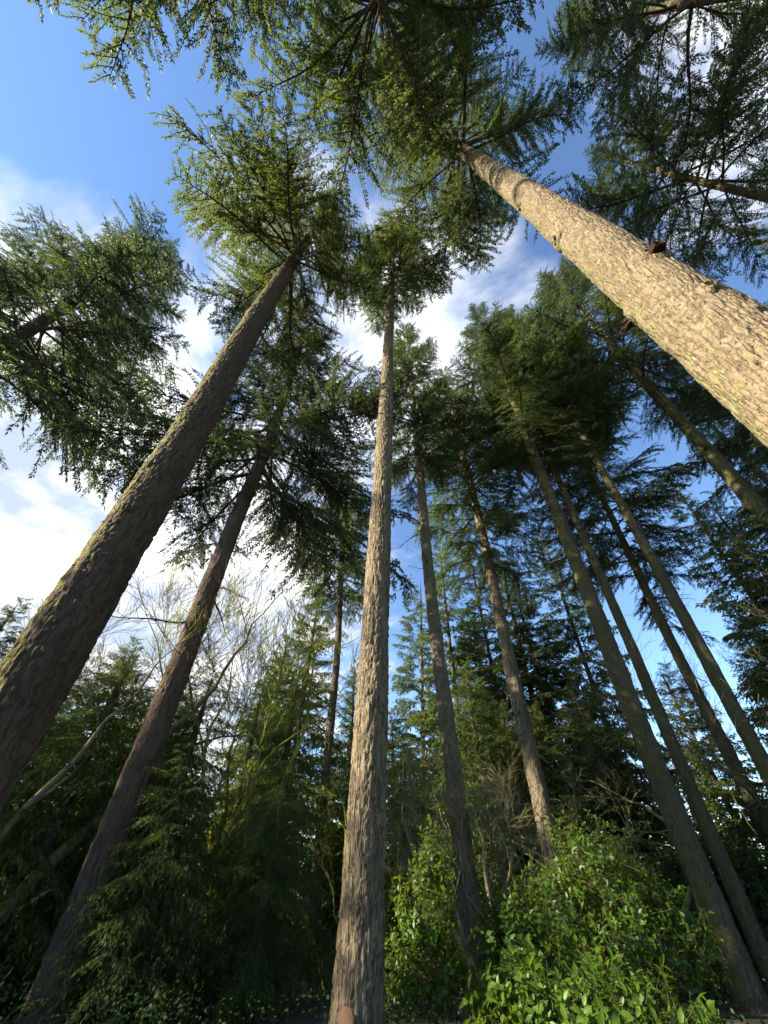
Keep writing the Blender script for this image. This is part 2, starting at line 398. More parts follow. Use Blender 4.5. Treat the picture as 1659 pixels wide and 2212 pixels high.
def conifer(name, label, b, d, D, H, hb, L, n, seed, barkm, leafm, T, lean=(0, 0), group=None, zs=None, segs=40, hires=True, dead=0, dead_z=None,
            shape=0.75, pitch=(-14, 38), low=0.5, cell=0.09, clen=0.4, depth=0.03, cat='tree', wig=0.3, avoid=None, tufts=0):
    rng = np.random.default_rng(seed); rd = random.Random(seed)
    base = pos(b, d); H -= base.z; hb -= base.z
    root = empty(name, base); tag(root, label, cat, group)
    rf = trunk_profile(H, D)
    p1, p2 = rng.uniform(0, 6.3, 2)
    def leanf(z):
        s = np.asarray(z, float) / H
        return (lean[0] * s + wig * np.sin(s * 5 + p1) * s + 0.12 * wig * np.sin(s * 17 + p2), lean[1] * s + wig * np.sin(s * 4 + p2) * s)
    if zs is None: zs = zsteps((min(8, H * 0.3), 0.14), (H * 0.7, 0.3), (H, 1.0))
    link('trunk', trunk_mesh(H, rf, leanf, barkm, segs, zs, seed, cell=cell, clen=clen, depth=depth, hires=hires), root)
    crown = link('crown', None, root)
    az = rng.uniform(0, 6.3)
    for k in range(n):
        s = ((k + rng.uniform(0, 1)) / n) ** 0.95
        z = hb + (H - hb) * s * 0.985
        l = L * (1 - s) ** shape * min(1, low + 2.2 * s) * rng.uniform(0.72, 1.12) + 0.4
        az += 2.399 + rng.normal(0, 0.35)
        if avoid and math.cos(az - R_(avoid[0])) > 0.55: l *= avoid[1]
        pt = R_(pitch[0] + (pitch[1] - pitch[0]) * s + rng.normal(0, 7))
        tq = T[rng.integers(len(T))]
        sx, sy, sz = l, l * rng.uniform(0.8, 1.2) * (1 if rng.random() < 0.5 else -1), l * rng.uniform(0.7, 1.2)
        lx, ly = leanf(z); rr = float(rf(z)) * 0.7
        M4 = (rot(az, pt, rng.normal(0, 0.2)) @ Matrix.Diagonal((sx, sy, sz))).to_4x4()
        M4.translation = (lx + rr * math.cos(az), ly + rr * math.sin(az), z)
        link('bough', bough_mesh(tq, leafm), crown).matrix_local = M4
    for k in range(tufts):
        z = hb - rng.uniform(0.2, 0.3 * (H - hb)) * rng.random(); az2 = rng.uniform(0, 6.3); l = rng.uniform(0.7, 2.0)
        lx, ly = leanf(z); rr = float(rf(z)) * 0.8
        M4 = (rot(az2, R_(rng.normal(-5, 18)), rng.normal(0, 0.4)) @ Matrix.Diagonal((l, l, l))).to_4x4()
        M4.translation = (lx + rr * math.cos(az2), ly + rr * math.sin(az2), z)
        link('bough', bough_mesh(T_SMALL[rng.integers(5)], leafm), crown).matrix_local = M4
    for k in range(dead):
        z = rng.uniform(*(dead_z or (hb * 0.5, hb))); az2 = rng.uniform(0, 6.3); l = rng.uniform(0.25, 1.0) if rng.random() < 0.5 else rng.uniform(0.9, 2.6)
        lx, ly = leanf(z); rr = float(rf(z)) * 0.7
        A = np.array(rot(az2, R_(rng.normal(-12, 14)), rng.uniform(0, 6))) * np.array([l, l + 0.5, l + 0.5])[None, :]
        lo = link('dead_limb', T_BARE[rng.integers(len(T_BARE))]['me'], root)
        M4 = Matrix(A.tolist()).to_4x4(); M4.translation = (lx + rr * math.cos(az2), ly + rr * math.sin(az2), z); lo.matrix_local = M4
    return root, leanf, rf

# ------------------------------------------------------------------ the tall firs
G_FIR = 'tall firs standing round the viewer'
kz = zsteps((4, 0.25), (15, 0.028), (24, 0.05), (36, 0.09), (50, 0.6))
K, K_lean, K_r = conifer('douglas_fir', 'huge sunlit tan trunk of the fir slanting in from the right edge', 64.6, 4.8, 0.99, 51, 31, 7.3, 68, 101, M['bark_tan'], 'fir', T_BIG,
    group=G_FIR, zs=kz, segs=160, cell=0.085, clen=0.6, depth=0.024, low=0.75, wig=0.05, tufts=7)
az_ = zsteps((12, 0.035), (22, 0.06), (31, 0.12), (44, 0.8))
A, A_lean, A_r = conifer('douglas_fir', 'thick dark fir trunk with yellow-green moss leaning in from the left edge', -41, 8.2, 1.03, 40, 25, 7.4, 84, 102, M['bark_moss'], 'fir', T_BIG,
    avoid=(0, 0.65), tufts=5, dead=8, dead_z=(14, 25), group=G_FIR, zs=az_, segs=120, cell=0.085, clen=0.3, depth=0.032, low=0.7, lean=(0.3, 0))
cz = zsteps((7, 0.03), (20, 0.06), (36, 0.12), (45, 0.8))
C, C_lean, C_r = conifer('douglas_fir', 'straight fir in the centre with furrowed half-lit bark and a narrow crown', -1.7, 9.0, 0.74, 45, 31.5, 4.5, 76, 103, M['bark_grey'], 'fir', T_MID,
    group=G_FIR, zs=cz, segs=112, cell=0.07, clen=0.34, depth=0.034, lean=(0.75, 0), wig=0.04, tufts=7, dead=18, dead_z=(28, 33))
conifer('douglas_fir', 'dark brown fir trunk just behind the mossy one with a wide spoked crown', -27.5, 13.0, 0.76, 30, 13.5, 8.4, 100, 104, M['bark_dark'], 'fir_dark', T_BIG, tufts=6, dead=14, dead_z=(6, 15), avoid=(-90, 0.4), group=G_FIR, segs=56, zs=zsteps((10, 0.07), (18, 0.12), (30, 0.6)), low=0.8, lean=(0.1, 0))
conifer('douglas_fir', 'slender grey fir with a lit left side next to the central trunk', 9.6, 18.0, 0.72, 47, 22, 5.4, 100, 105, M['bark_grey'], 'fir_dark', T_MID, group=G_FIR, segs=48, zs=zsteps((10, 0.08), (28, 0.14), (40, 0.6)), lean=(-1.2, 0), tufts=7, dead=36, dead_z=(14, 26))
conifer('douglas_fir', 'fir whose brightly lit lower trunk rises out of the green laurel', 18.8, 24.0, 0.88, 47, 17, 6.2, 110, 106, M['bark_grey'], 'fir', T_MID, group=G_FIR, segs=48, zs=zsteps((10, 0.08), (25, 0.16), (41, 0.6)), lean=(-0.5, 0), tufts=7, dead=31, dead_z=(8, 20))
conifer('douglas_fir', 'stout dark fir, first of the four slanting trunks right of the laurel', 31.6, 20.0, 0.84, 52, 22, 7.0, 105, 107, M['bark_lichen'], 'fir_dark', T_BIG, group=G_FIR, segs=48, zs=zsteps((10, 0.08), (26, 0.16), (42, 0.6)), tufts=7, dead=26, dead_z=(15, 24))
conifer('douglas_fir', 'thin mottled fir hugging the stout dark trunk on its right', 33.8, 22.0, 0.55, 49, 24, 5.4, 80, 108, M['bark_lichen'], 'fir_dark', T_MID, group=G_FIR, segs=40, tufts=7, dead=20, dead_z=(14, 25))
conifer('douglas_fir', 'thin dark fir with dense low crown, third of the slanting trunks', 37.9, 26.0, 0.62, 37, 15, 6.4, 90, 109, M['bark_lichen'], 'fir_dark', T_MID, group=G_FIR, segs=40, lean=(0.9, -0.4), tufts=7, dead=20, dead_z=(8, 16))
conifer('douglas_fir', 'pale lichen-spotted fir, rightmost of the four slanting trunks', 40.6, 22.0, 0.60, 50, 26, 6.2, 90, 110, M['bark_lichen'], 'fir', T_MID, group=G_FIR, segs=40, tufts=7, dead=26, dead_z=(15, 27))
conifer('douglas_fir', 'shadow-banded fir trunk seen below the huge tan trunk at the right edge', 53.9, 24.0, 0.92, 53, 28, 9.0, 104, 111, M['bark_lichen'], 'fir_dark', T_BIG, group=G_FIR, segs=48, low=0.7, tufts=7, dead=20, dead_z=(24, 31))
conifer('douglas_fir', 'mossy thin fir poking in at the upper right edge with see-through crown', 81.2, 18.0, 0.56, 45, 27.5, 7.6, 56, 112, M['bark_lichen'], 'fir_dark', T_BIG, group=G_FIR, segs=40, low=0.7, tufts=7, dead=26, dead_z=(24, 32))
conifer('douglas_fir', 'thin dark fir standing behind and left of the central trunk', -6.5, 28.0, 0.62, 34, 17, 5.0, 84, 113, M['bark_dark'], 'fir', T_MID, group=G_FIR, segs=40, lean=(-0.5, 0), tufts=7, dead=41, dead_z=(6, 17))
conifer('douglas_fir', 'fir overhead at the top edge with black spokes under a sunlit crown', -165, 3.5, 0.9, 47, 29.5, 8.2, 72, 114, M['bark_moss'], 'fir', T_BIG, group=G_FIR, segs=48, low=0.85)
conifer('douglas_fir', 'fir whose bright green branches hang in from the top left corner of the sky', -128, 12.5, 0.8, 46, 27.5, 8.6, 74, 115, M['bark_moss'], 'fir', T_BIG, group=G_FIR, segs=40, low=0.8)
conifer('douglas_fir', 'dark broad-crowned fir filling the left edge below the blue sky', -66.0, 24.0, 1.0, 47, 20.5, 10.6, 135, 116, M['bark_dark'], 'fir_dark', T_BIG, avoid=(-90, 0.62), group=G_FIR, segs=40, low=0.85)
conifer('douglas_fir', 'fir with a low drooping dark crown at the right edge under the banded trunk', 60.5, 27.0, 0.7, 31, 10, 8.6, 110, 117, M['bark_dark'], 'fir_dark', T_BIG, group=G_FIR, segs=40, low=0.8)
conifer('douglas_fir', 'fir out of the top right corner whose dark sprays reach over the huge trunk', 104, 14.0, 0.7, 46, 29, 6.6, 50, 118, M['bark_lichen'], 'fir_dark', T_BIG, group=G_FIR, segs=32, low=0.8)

# ------------------------------------------------------------------ knots on the huge trunk, board at the central trunk
def stub(parent, lean, rf, b_c, d_c, b, e, r, length, nm, mat):
    z = CAM_H + e * d_c
    base = pos(b_c, d_c)
    lx, ly = lean(z)
    cx, cy = base.x + float(lx), base.y + float(ly); R = float(rf(z))
    dx, dy = math.sin(R_(b)), math.cos(R_(b))
    # near intersection of the viewing ray with the trunk circle
    tca = cx * dx + cy * dy; dd = cx * cx + cy * cy - tca * tca
    th = math.sqrt(max(0, (R * 0.985) ** 2 - dd)); t = tca - th
    P = Vector((t * dx, t * dy, CAM_H + e * t)); nrm = Vector((P.x - cx, P.y - cy, 0)).normalized()
    rng = np.random.default_rng(int(b * 10)); ns = 18
    prof = [(-0.06, 1.35), (0.02, 1.25), (length * 0.5, 1.0), (length, 0.92), (length * 1.02, 0.7), (length * 0.62, 0.5), (length * 0.4, 0.02)]
    th_ = np.arange(ns) / ns * 2 * math.pi; jit = 1 + 0.16 * rng.normal(size=ns)
    T1 = Vector((-nrm.y, nrm.x, 0)); T2 = Vector((0, 0, 1)); V = []
    for k, (h, s) in enumerate(prof):
        for q in range(ns):
            rr = r * s * jit[q] * (1 + 0.08 * rng.normal())
            V.append(P + nrm * (h + 0.02 * rng.normal() * (k > 1)) + T1 * rr * math.cos(th_[q]) + T2 * rr * 1.15 * math.sin(th_[q]) - Vector((0, 0, 0.35 * max(h, 0))))
    V = np.array([tuple(v - base) for v in V])  # base lies on the floor
    i = np.arange(len(prof) - 1)[:, None] * ns; j = np.arange(ns)[None, :]; j2 = (j + 1) % ns
    f = np.stack([i + j, i + j2, i + ns + j2, i + ns + j], -1).reshape(-1, 4)
    pc = [(-0.08, 2.6), (0.0, 2.2), (0.025, 1.8), (0.045, 1.45), (0.05, 1.2), (0.0, 1.1)]; W = []
    for h, s_ in pc:
        for q in range(ns):
            rr = r * s_ * (1 + 0.10 * math.sin(3 * th_[q] + b) + 0.07 * rng.normal())
            W.append(tuple(P + nrm * (h + 0.006 * rng.normal()) + T1 * rr * math.cos(th_[q]) + T2 * rr * 1.3 * math.sin(th_[q]) - base))
    f2 = f[:(len(pc) - 1) * ns]
    o = link(nm, mesh(nm, V, f, mat, smooth=False), parent)
    link('branch_collar', mesh('branch_collar', np.array(W), f2, M['bark_tan'], smooth=True), o)
    return o
stub(K, K_lean, K_r, 64.6, 4.8, 69.0, 1.60, 0.10, 0.16, 'branch_stub', M['wood_end'])['label'] = 'broken dark branch stub on the trunk'
stub(K, K_lean, K_r, 64.6, 4.8, 59.2, 1.43, 0.09, 0.14, 'branch_stub', M['wood_end'])['label'] = 'reddish broken branch stub'
stub(K, K_lean, K_r, 64.6, 4.8, 60.9, 2.40, 0.10, 0.03, 'knot_hole', M['wood_end'])['label'] = 'dark knot hole in the bark'
stub(K, K_lean, K_r, 64.6, 4.8, 61.5, 3.3, 0.06, 0.03, 'knot_hole', M['wood_end'])
stub(K, K_lean, K_r, 64.6, 4.8, 68.9, 1.25, 0.05, 0.03, 'knot_hole', M['wood_end'])

def board():
    w, h, t = 0.22, 0.36, 0.05
    prof = [(-w / 2, -0.3), (w / 2, -0.3), (w / 2, h - 0.07), (w / 2 - 0.05, h), (-w / 2 + 0.03, h + 0.01), (-w / 2, h - 0.04)]
    n = len(prof)
    V = [(x, -t / 2, z) for x, z in prof] + [(x, t / 2, z) for x, z in prof]
    me = bpy.data.meshes.new('wooden_board')
    me.from_pydata(V, [], [list(range(n)), list(range(2 * n - 1, n - 1, -1))] + [[(i + 1) % n, i, n + i, n + (i + 1) % n] for i in range(n)])
    me.materials.append(M['plank'])
    o = link('wooden_board', me, None, pos(-2.7, 8.5))
    o.rotation_euler = (R_(-6), R_(2), R_(-28))
    tag(o, 'short wooden board with clipped corner leaning on the foot of the central trunk', 'board')
board()

# ------------------------------------------------------------------ background conifers
PROTO = {}
def proto(key, T, mk, H, hb, L, n, shape, low, pitch, seed, dens=1.0, grow=1.0):
    """a whole crown in one mesh, shared (scaled and turned) by the trees too far to tell their boughs apart"""
    rng = np.random.default_rng(seed); Qs, tt = [], []; az = 0.0
    for k in range(n):
        s = ((k + rng.uniform(0, 1)) / n) ** 0.95; z = hb + (H - hb) * s * 0.985
        l = L * (1 - s) ** shape * min(1, low + 2.2 * s) * rng.uniform(0.65, 1.15) + 0.3
        az += 2.399 + rng.normal(0, 0.35)
        Ar = np.array(rot(az, R_(pitch[0] + (pitch[1] - pitch[0]) * s + rng.normal(0, 7)), rng.normal(0, 0.2))) * np.array([l, l * rng.uniform(0.85, 1.2), l])[None, :]
        Q = T[rng.integers(len(T))]['Q']; Q = Q[rng.random(len(Q)) < dens]; c0 = Q[:, :1]; Q = c0 + (Q - c0) * grow; Qs.append(Q @ Ar.T + np.array([0, 0, z]))
        tt.append(np.clip(rng.normal(0.36, 0.14) + rng.normal(0, 0.18, len(Q)), 0, 1))
    V = np.concatenate(Qs)
    PROTO[key] = (mesh('crown', V.reshape(-1, 3), np.arange(len(V) * 4).reshape(-1, 4), M[mk], tint=np.concatenate(tt)), H, L)
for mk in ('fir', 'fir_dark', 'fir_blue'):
    proto('mid_' + mk, T_MID, mk, 30, 4, 4.6, 125, 0.8, 0.6, (-16, 35), 901, 0.26, 2.4)
    proto('small_' + mk, T_SMALL, mk, 13, 0.6, 3.2, 125, 0.85, 0.7, (-12, 40), 902, 0.75, 1.45)
proto('cedar_a', T_CEDAR, 'cedar', 8, 0.2, 2.4, 130, 0.6, 0.85, (-8, 22), 903, 0.8)
proto('cedar_b', T_CEDAR, 'cedar', 8, 0.2, 2.4, 130, 0.5, 0.8, (-4, 25), 904, 0.8)
def far(name, label, b, d, D, H, L, key, seed, group, barkm=None):
    rng = random.Random(seed); base = pos(b, d); H -= base.z; root = empty(name, base); tag(root, label, 'tree', group)
    rf = trunk_profile(H * 0.97, D); ln = rng.gauss(0, 0.015) * H
    link('trunk', trunk_mesh(H * 0.97, rf, lambda z: (ln * z / H, 0 * z), barkm or M['bark_dark'], 12, zsteps((H * 0.8, 0.8), (H * 0.97, 1.5)), seed, hires=False), root)
    me, H0, L0 = PROTO[key]
    c = link('crown', me, root); c.scale = (L / L0 * rng.uniform(.92, 1.08), L / L0 * rng.uniform(.92, 1.08), H / H0); c.rotation_euler = (0, 0, rng.uniform(0, 6.3)); c['kind'] = 'stuff'
    return root
G_BG = 'conifers behind the tall firs'
BG = [
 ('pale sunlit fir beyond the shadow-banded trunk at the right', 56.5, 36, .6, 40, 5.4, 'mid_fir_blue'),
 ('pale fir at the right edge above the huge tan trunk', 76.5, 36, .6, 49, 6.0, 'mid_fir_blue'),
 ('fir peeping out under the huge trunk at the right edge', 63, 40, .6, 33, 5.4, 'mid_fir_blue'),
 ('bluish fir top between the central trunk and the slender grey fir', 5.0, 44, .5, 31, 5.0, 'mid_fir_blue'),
 ('light green fir behind the bare maple twigs', -11.0, 30, .5, 20, 4.6, 'mid_fir'),
 ('yellow-green fir left of the thin dark trunk', -14.5, 38, .5, 19, 4.0, 'small_fir'),
 ('dark fir peeking out left of the mossy trunk', -46, 30, .5, 13.5, 3.6, 'small_fir_dark'),
 ('small pointed fir between the two dark left trunks', -30.0, 34, .4, 11.2, 3.0, 'small_fir'),
 ('fir with feathery side right of the broken-topped trunk', -33.5, 26, .45, 11.5, 3.4, 'small_fir'),
 ('fir top behind the left cedars under the white cloud', -25.0, 30, .45, 10.5, 3.4, 'small_fir_dark'),
 ('round-shouldered fir behind the foot of the mossy trunk', -38.5, 30, .45, 11.0, 3.6, 'small_fir'),
 ('dark fir behind the four slanting trunks', 28, 38, .5, 32, 5.6, 'mid_fir_dark'),
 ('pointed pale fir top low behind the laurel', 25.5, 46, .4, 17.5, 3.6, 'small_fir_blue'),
 ('sunlit fir low beside the third slanting trunk', 36.5, 36, .4, 13.5, 3.8, 'small_fir'),
 ('yellow-green fir low at the right edge', 45, 34, .4, 15, 4.0, 'small_fir'),
 ('dark fir just left of the central trunk', -3.6, 40, .5, 18, 3.8, 'small_fir'),
 ('fir filling the gap between slender grey fir and lit trunk', 13.5, 42, .5, 26, 4.8, 'mid_fir_dark'),
 ('shaded fir right of the lit trunk above the laurel', 22.5, 34, .5, 23, 5.0, 'mid_fir_dark'),
 ('dense young fir low behind the crooked mossy tree', 8.5, 30, .4, 11, 3.4, 'small_fir_dark'),
 ('dense young fir low just left of the brightly lit trunk', 16.5, 30, .4, 10.5, 3.4, 'small_fir'),
 ('young fir low right behind the central trunk', 2.0, 30, .4, 9.5, 3.2, 'small_fir_dark'),
 ('dark fir behind and just right of the brightly lit trunk', 20.5, 34, .5, 27, 4.8, 'mid_fir_dark'),
 ('dark fir in the gap right of the rightmost slanting trunk', 47.5, 40, .5, 34, 5.0, 'mid_fir_dark'),
 ('fir right behind the slender grey fir', 10.5, 36, .5, 31, 5.2, 'mid_fir'),
 ('fir left behind the brightly lit trunk', 16.5, 38, .5, 30, 5.0, 'mid_fir_dark'),
 ('young fir low between the slender grey fir and the crooked mossy tree', 12.5, 27, .4, 12.5, 3.6, 'small_fir'),
 ('young fir low right of the laurel', 26.5, 27, .4, 11, 3.6, 'small_fir_dark'),
 ('young fir low left beside the brightly lit trunk foot', 20.0, 28, .4, 9.5, 3.4, 'small_fir'),
 ('young dark fir low between thin dark trunk and central trunk', -3.0, 33, .4, 10.5, 3.0, 'small_fir_dark'),
 ('dark fir crown closing the gap at the right edge under the low limbs', 50, 34, .5, 24, 5.4, 'mid_fir_dark'),
]
for i, (lab, b, d, D, H, L, key) in enumerate(BG):
    far('background_fir', lab, b, d, D, H, L, key, 300 + i, G_BG)

G_CED = 'drooping cedars in the shade at the left'
CED = [
 ('shaggy cedar right of the dark brown trunk with lit fringe', -23.0, 15.5, .34, 7.0, 2.2),
 ('tall dark cedar under the bare maple', -16.0, 21.0, .36, 8.6, 2.6),
 ('cedar sprays between the mossy and dark brown trunks', -33.0, 15.0, .34, 6.6, 2.3),
 ('dark cedar beside the thin dark trunk', -11.8, 16.5, .34, 7.6, 2.2),
 ('cedar low at the left edge behind the broken-topped trunk', -39.5, 17.0, .34, 7.5, 2.8),
 ('cedar straight behind the foot of the dark brown trunk', -27.3, 17.0, .3, 7.4, 2.4),
 ('young cedar low right of the dark brown trunk', -22.8, 12.6, .2, 4.2, 1.4),
 ('young cedar low left of the thin dark trunk', -11.5, 13.5, .2, 4.0, 1.4),
 ('cedar seen low between central trunk and slender grey fir', 3.0, 22.0, .3, 6.6, 2.4),
]
for i, (lab, b, d, D, H, L) in enumerate(CED):
    far('red_cedar', lab, b, d, D, H, L, 'cedar_a' if i % 2 else 'cedar_b', 400 + i, G_CED)

# the wood to the sunward side, outside the frame: its shade falls over the foot of the trees
for i, (x, y, H, L) in enumerate([(-24, -12, 14, 4.5), (-26, -8, 14.5, 4.8), (-23, -4.5, 13, 4.2), (-25, -1, 14, 4.2), (-24, 2.4, 16.6, 4.6), (-27, 6, 17, 5), (-25, 9.5, 16, 4.5), (-29, 13, 18, 5), (-28, 18, 17, 5)]):
    b = math.degrees(math.atan2(x, y)); d = math.hypot(x, y)
    far('red_cedar', 'cedar of the wood beyond the left edge shading the forest floor', b, d, .5, H, L, 'cedar_a', 450 + i, 'cedars beyond the left edge')
for i, (x, y, H, L) in enumerate([(-40, 5.6, 36, 4.4)]):  # unseen fir, added to dapple the slanting trunks with shade
    b = math.degrees(math.atan2(x, y)); d = math.hypot(x, y)
    far('background_fir', 'tall unseen fir added beyond the left edge for its shade', b, d, .7, H, L, 'mid_fir_dark', 470 + i, 'firs added out of view for shade')

# ------------------------------------------------------------------ bare broadleaf trees
def bare_tree(name, label, b, d, r0, stems, seed, mat, spread=0.5, depth=6, group=None, upness=0.25, twig_n=(2, 3), curve=0.18, first=(0.42, 0.62), rmin=0.0065):
    rng = random.Random(seed); root = empty(name, pos(b, d)); tag(root, label, 'tree', group)
    thick, thin = [], []
    def grow(p, dr, ln, r, lev):
        n = 5 if lev < 3 else 4
        pts = [p.copy()]; rad = [r]; dcur = dr.copy()
        for k in range(1, n):
            dcur = (dcur + Vector((rng.gauss(0, curve), rng.gauss(0, curve), rng.gauss(0, curve * 0.7) + upness * 0.12))).normalized()
            pts.append(pts[-1] + dcur * ln / (n - 1)); rad.append(r * (1 - 0.38 * k / (n - 1)))
        (thick if lev < 3 else thin).append((np.array([tuple(q) for q in pts]), np.array(rad)))
        if lev >= depth: return
        m = rng.randint(*twig_n) + (1 if lev >= 2 else 0)
        for k in range(m):
            at = 1.0 if k == 0 else rng.uniform(0.35, 0.98)
            ix = min(n - 2, int(at * (n - 1))); fr = at * (n - 1) - ix
            q = pts[ix].lerp(pts[ix + 1], fr); rr = rad[ix] * (1 - fr) + rad[ix + 1] * fr
            ax = Vector((rng.gauss(0, 1), rng.gauss(0, 1), rng.gauss(0, 0.6))).normalized()
            nd = (dcur + ax * (spread * (0.5 if k == 0 else 1.25)) + Vector((0, 0, upness))).normalized()
            grow(q, nd, ln * (rng.uniform(*first) if lev == 0 else rng.uniform(0.6, 0.82)), max(rmin, rr * (0.85 if k == 0 else rng.uniform(0.45, 0.65))), lev + 1)
    for (ox, oy, dx, dy, ln, rr) in stems:
        grow(Vector((ox, oy, -0.3)), Vector((dx, dy, 1)).normalized(), ln, rr * r0, 0)
    V, f = tubes(thick, 8); link('trunk', mesh('trunk', V, f, mat, smooth=True), root)
    V, f = tubes(thin, 3); link('crown', mesh('crown', V, f, mat, smooth=True), root)
    return root
G_BARE = 'bare broadleaf trees among the firs'
bare_tree('bare_maple', 'leafless maple with fan of fine twigs against the white cloud', -18.8, 16.5, .19, [(0, 0, 0.0, 0, 4.5, 1), (.35, .1, .09, 0, 4.3, .8), (-.25, .2, -.07, 0.05, 4.4, .8), (.15, -.2, .17, -.05, 3.9, .75)], 5, M['maple_bark'], spread=0.46, depth=6, group=G_BARE, upness=0.16, curve=0.17, twig_n=(2, 3), first=(0.5, 0.7), rmin=0.008)
bare_tree('vine_maple', 'tall tangle of leafless boughs between slender grey fir and lit trunk', 14.0, 24, .14, [(0, 0, .02, 0, 5.2, 1), (-.5, .3, -.10, 0, 4.6, .8)], 31, M['bare_bark'], spread=0.6, depth=6, group=G_BARE, upness=0.1, curve=0.26, twig_n=(2, 2), first=(0.5, 0.7))
bare_tree('vine_maple', 'leafless tree right behind the laurel', 26.5, 20, .12, [(0, 0, .02, 0, 4.6, 1), (.5, .3, .10, 0, 4.0, .8)], 32, M['bare_bark'], spread=0.65, depth=6, group=G_BARE, upness=0.1, curve=0.26, twig_n=(2, 2), first=(0.5, 0.7))
bare_tree('bare_alder', 'tall thin leafless tree between the third and rightmost slanting trunks', 38.8, 28, .14, [(0, 0, .0, 0, 7.0, 1), (.6, .3, .06, 0, 6.0, .8)], 33, M['bare_bark'], spread=0.5, depth=6, group=G_BARE, upness=0.15, curve=0.22, twig_n=(2, 2), first=(0.5, 0.7))
bare_tree('bare_alder', 'leafless tree behind the foot of the thin mottled fir', 34.6, 26, .13, [(0, 0, .0, 0, 5.0, 1), (-.6, .3, -.06, 0, 4.6, .8)], 34, M['bare_bark'], spread=0.6, depth=6, group=G_BARE, upness=0.12, curve=0.24, twig_n=(2, 2), first=(0.5, 0.7))
bare_tree('vine_maple', 'mossy leafless stems between thin dark trunk and central trunk', -4.3, 19, .09, [(0, 0, 0, 0, 4.0, 1), (.4, .2, .05, 0, 3.4, .8)], 35, M['maple_bark'], spread=0.6, depth=5, group=G_BARE, upness=0.1, curve=0.26)
bare_tree('bare_alder', 'leafless broken-topped tree with mossy limb beside the mossy trunk', -36.2, 14, .20, [(0, 0, 0.03, 0, 5.0, 1), (-.5, .3, -.02, .05, 4.4, .55), (-1.2, .2, -.02, .05, 4.2, .6)], 8, M['bare_bark'], spread=0.55, depth=6, group=G_BARE, upness=0.10, curve=0.2)
bare_tree('bare_alder', 'leafless twigs rising behind the mossy trunk at the left edge', -47, 19, .16, [(0, 0, 0.0, 0, 5.4, 1), (.6, 0, .12, 0, 5.0, .8)], 9, M['bare_bark'], spread=0.45, depth=6, group=G_BARE, upness=0.2, curve=0.2)
bare_tree('vine_maple', 'crooked mossy leafless tree just left of the slender grey fir', 11.2, 15, .12, [(0, 0, -.2, 0, 2.9, 1), (.2, .3, -.05, 0, 2.8, .8)], 12, M['bare_bark'], spread=0.7, depth=5, group=G_BARE, upness=0.12, curve=0.2)
bare_tree('vine_maple', 'tangled leafless tree in front of the brightly lit trunk', 15.5, 17, .10, [(0, 0, .05, 0, 3.0, 1), (-.4, .2, -.08, 0, 2.8, .8), (.4, .3, .12, 0, 2.6, .8)], 13, M['bare_bark'], spread=0.7, depth=5, group=G_BARE, upness=0.12, curve=0.2)
bare_tree('vine_maple', 'dark leafless tree between the brightly lit trunk and the stout dark fir', 24.0, 22, .13, [(0, 0, .03, 0, 3.6, 1), (.3, .2, .12, 0, 3.2, .7)], 14, M['bare_bark'], spread=0.6, depth=5, group=G_BARE, upness=0.15, curve=0.24)
bare_tree('bare_alder', 'leafless twigs at the right edge right of the slanting trunks', 47.5, 24, .14, [(0, 0, -.05, 0, 4.2, 1), (.5, 0, .02, 0, 4.0, .8)], 15, M['bare_bark'], spread=0.6, depth=6, group=G_BARE, upness=0.15, curve=0.24)
bare_tree('vine_maple', 'thin mossy leafless stems just right of the central trunk', 5.5, 17, .08, [(0, 0, 0, 0, 2.6, 1), (.4, .1, .05, 0, 2.5, .9), (-.4, .4, -.06, 0, 2.4, .9)], 16, M['bare_bark'], spread=0.7, depth=5, group=G_BARE, upness=0.12, curve=0.2)

# ------------------------------------------------------------------ laurel
def leaf_mesh(L=0.125, W=0.030):
    xs = [0, 0.25, 0.6, 1.0]; ws = [0.12, 0.85, 0.95, 0.0]; V = []; f = []
    for x, w in zip(xs, ws):
        z = -0.018 * x * x
        V += [(x * L, -w * W, z + 0.010 * w), (x * L, 0, z), (x * L, w * W, z + 0.010 * w)]
    for i in range(3):
        a = i * 3
        f += [(a, a + 3, a + 4, a + 1), (a + 1, a + 4, a + 5, a + 2)]
    return np.array(V), np.array(f)
LV, LF = leaf_mesh()
SV = np.array([(0, 0, 0), (0.06, 0.032, 0.008), (0.125, 0, -0.016), (0.06, -0.032, 0.008), (0.06, 0, 0.0)]); SF = np.array([(0, 4, 2, 1), (0, 3, 2, 4)])
leaf_me = [mesh('leaf', LV * s, LF, M['laurel'], smooth=True, tint=np.full(len(LF), t_)) for s, t_ in ((1.0, .25), (1.1, .5), (0.9, .75), (1.05, .95))]

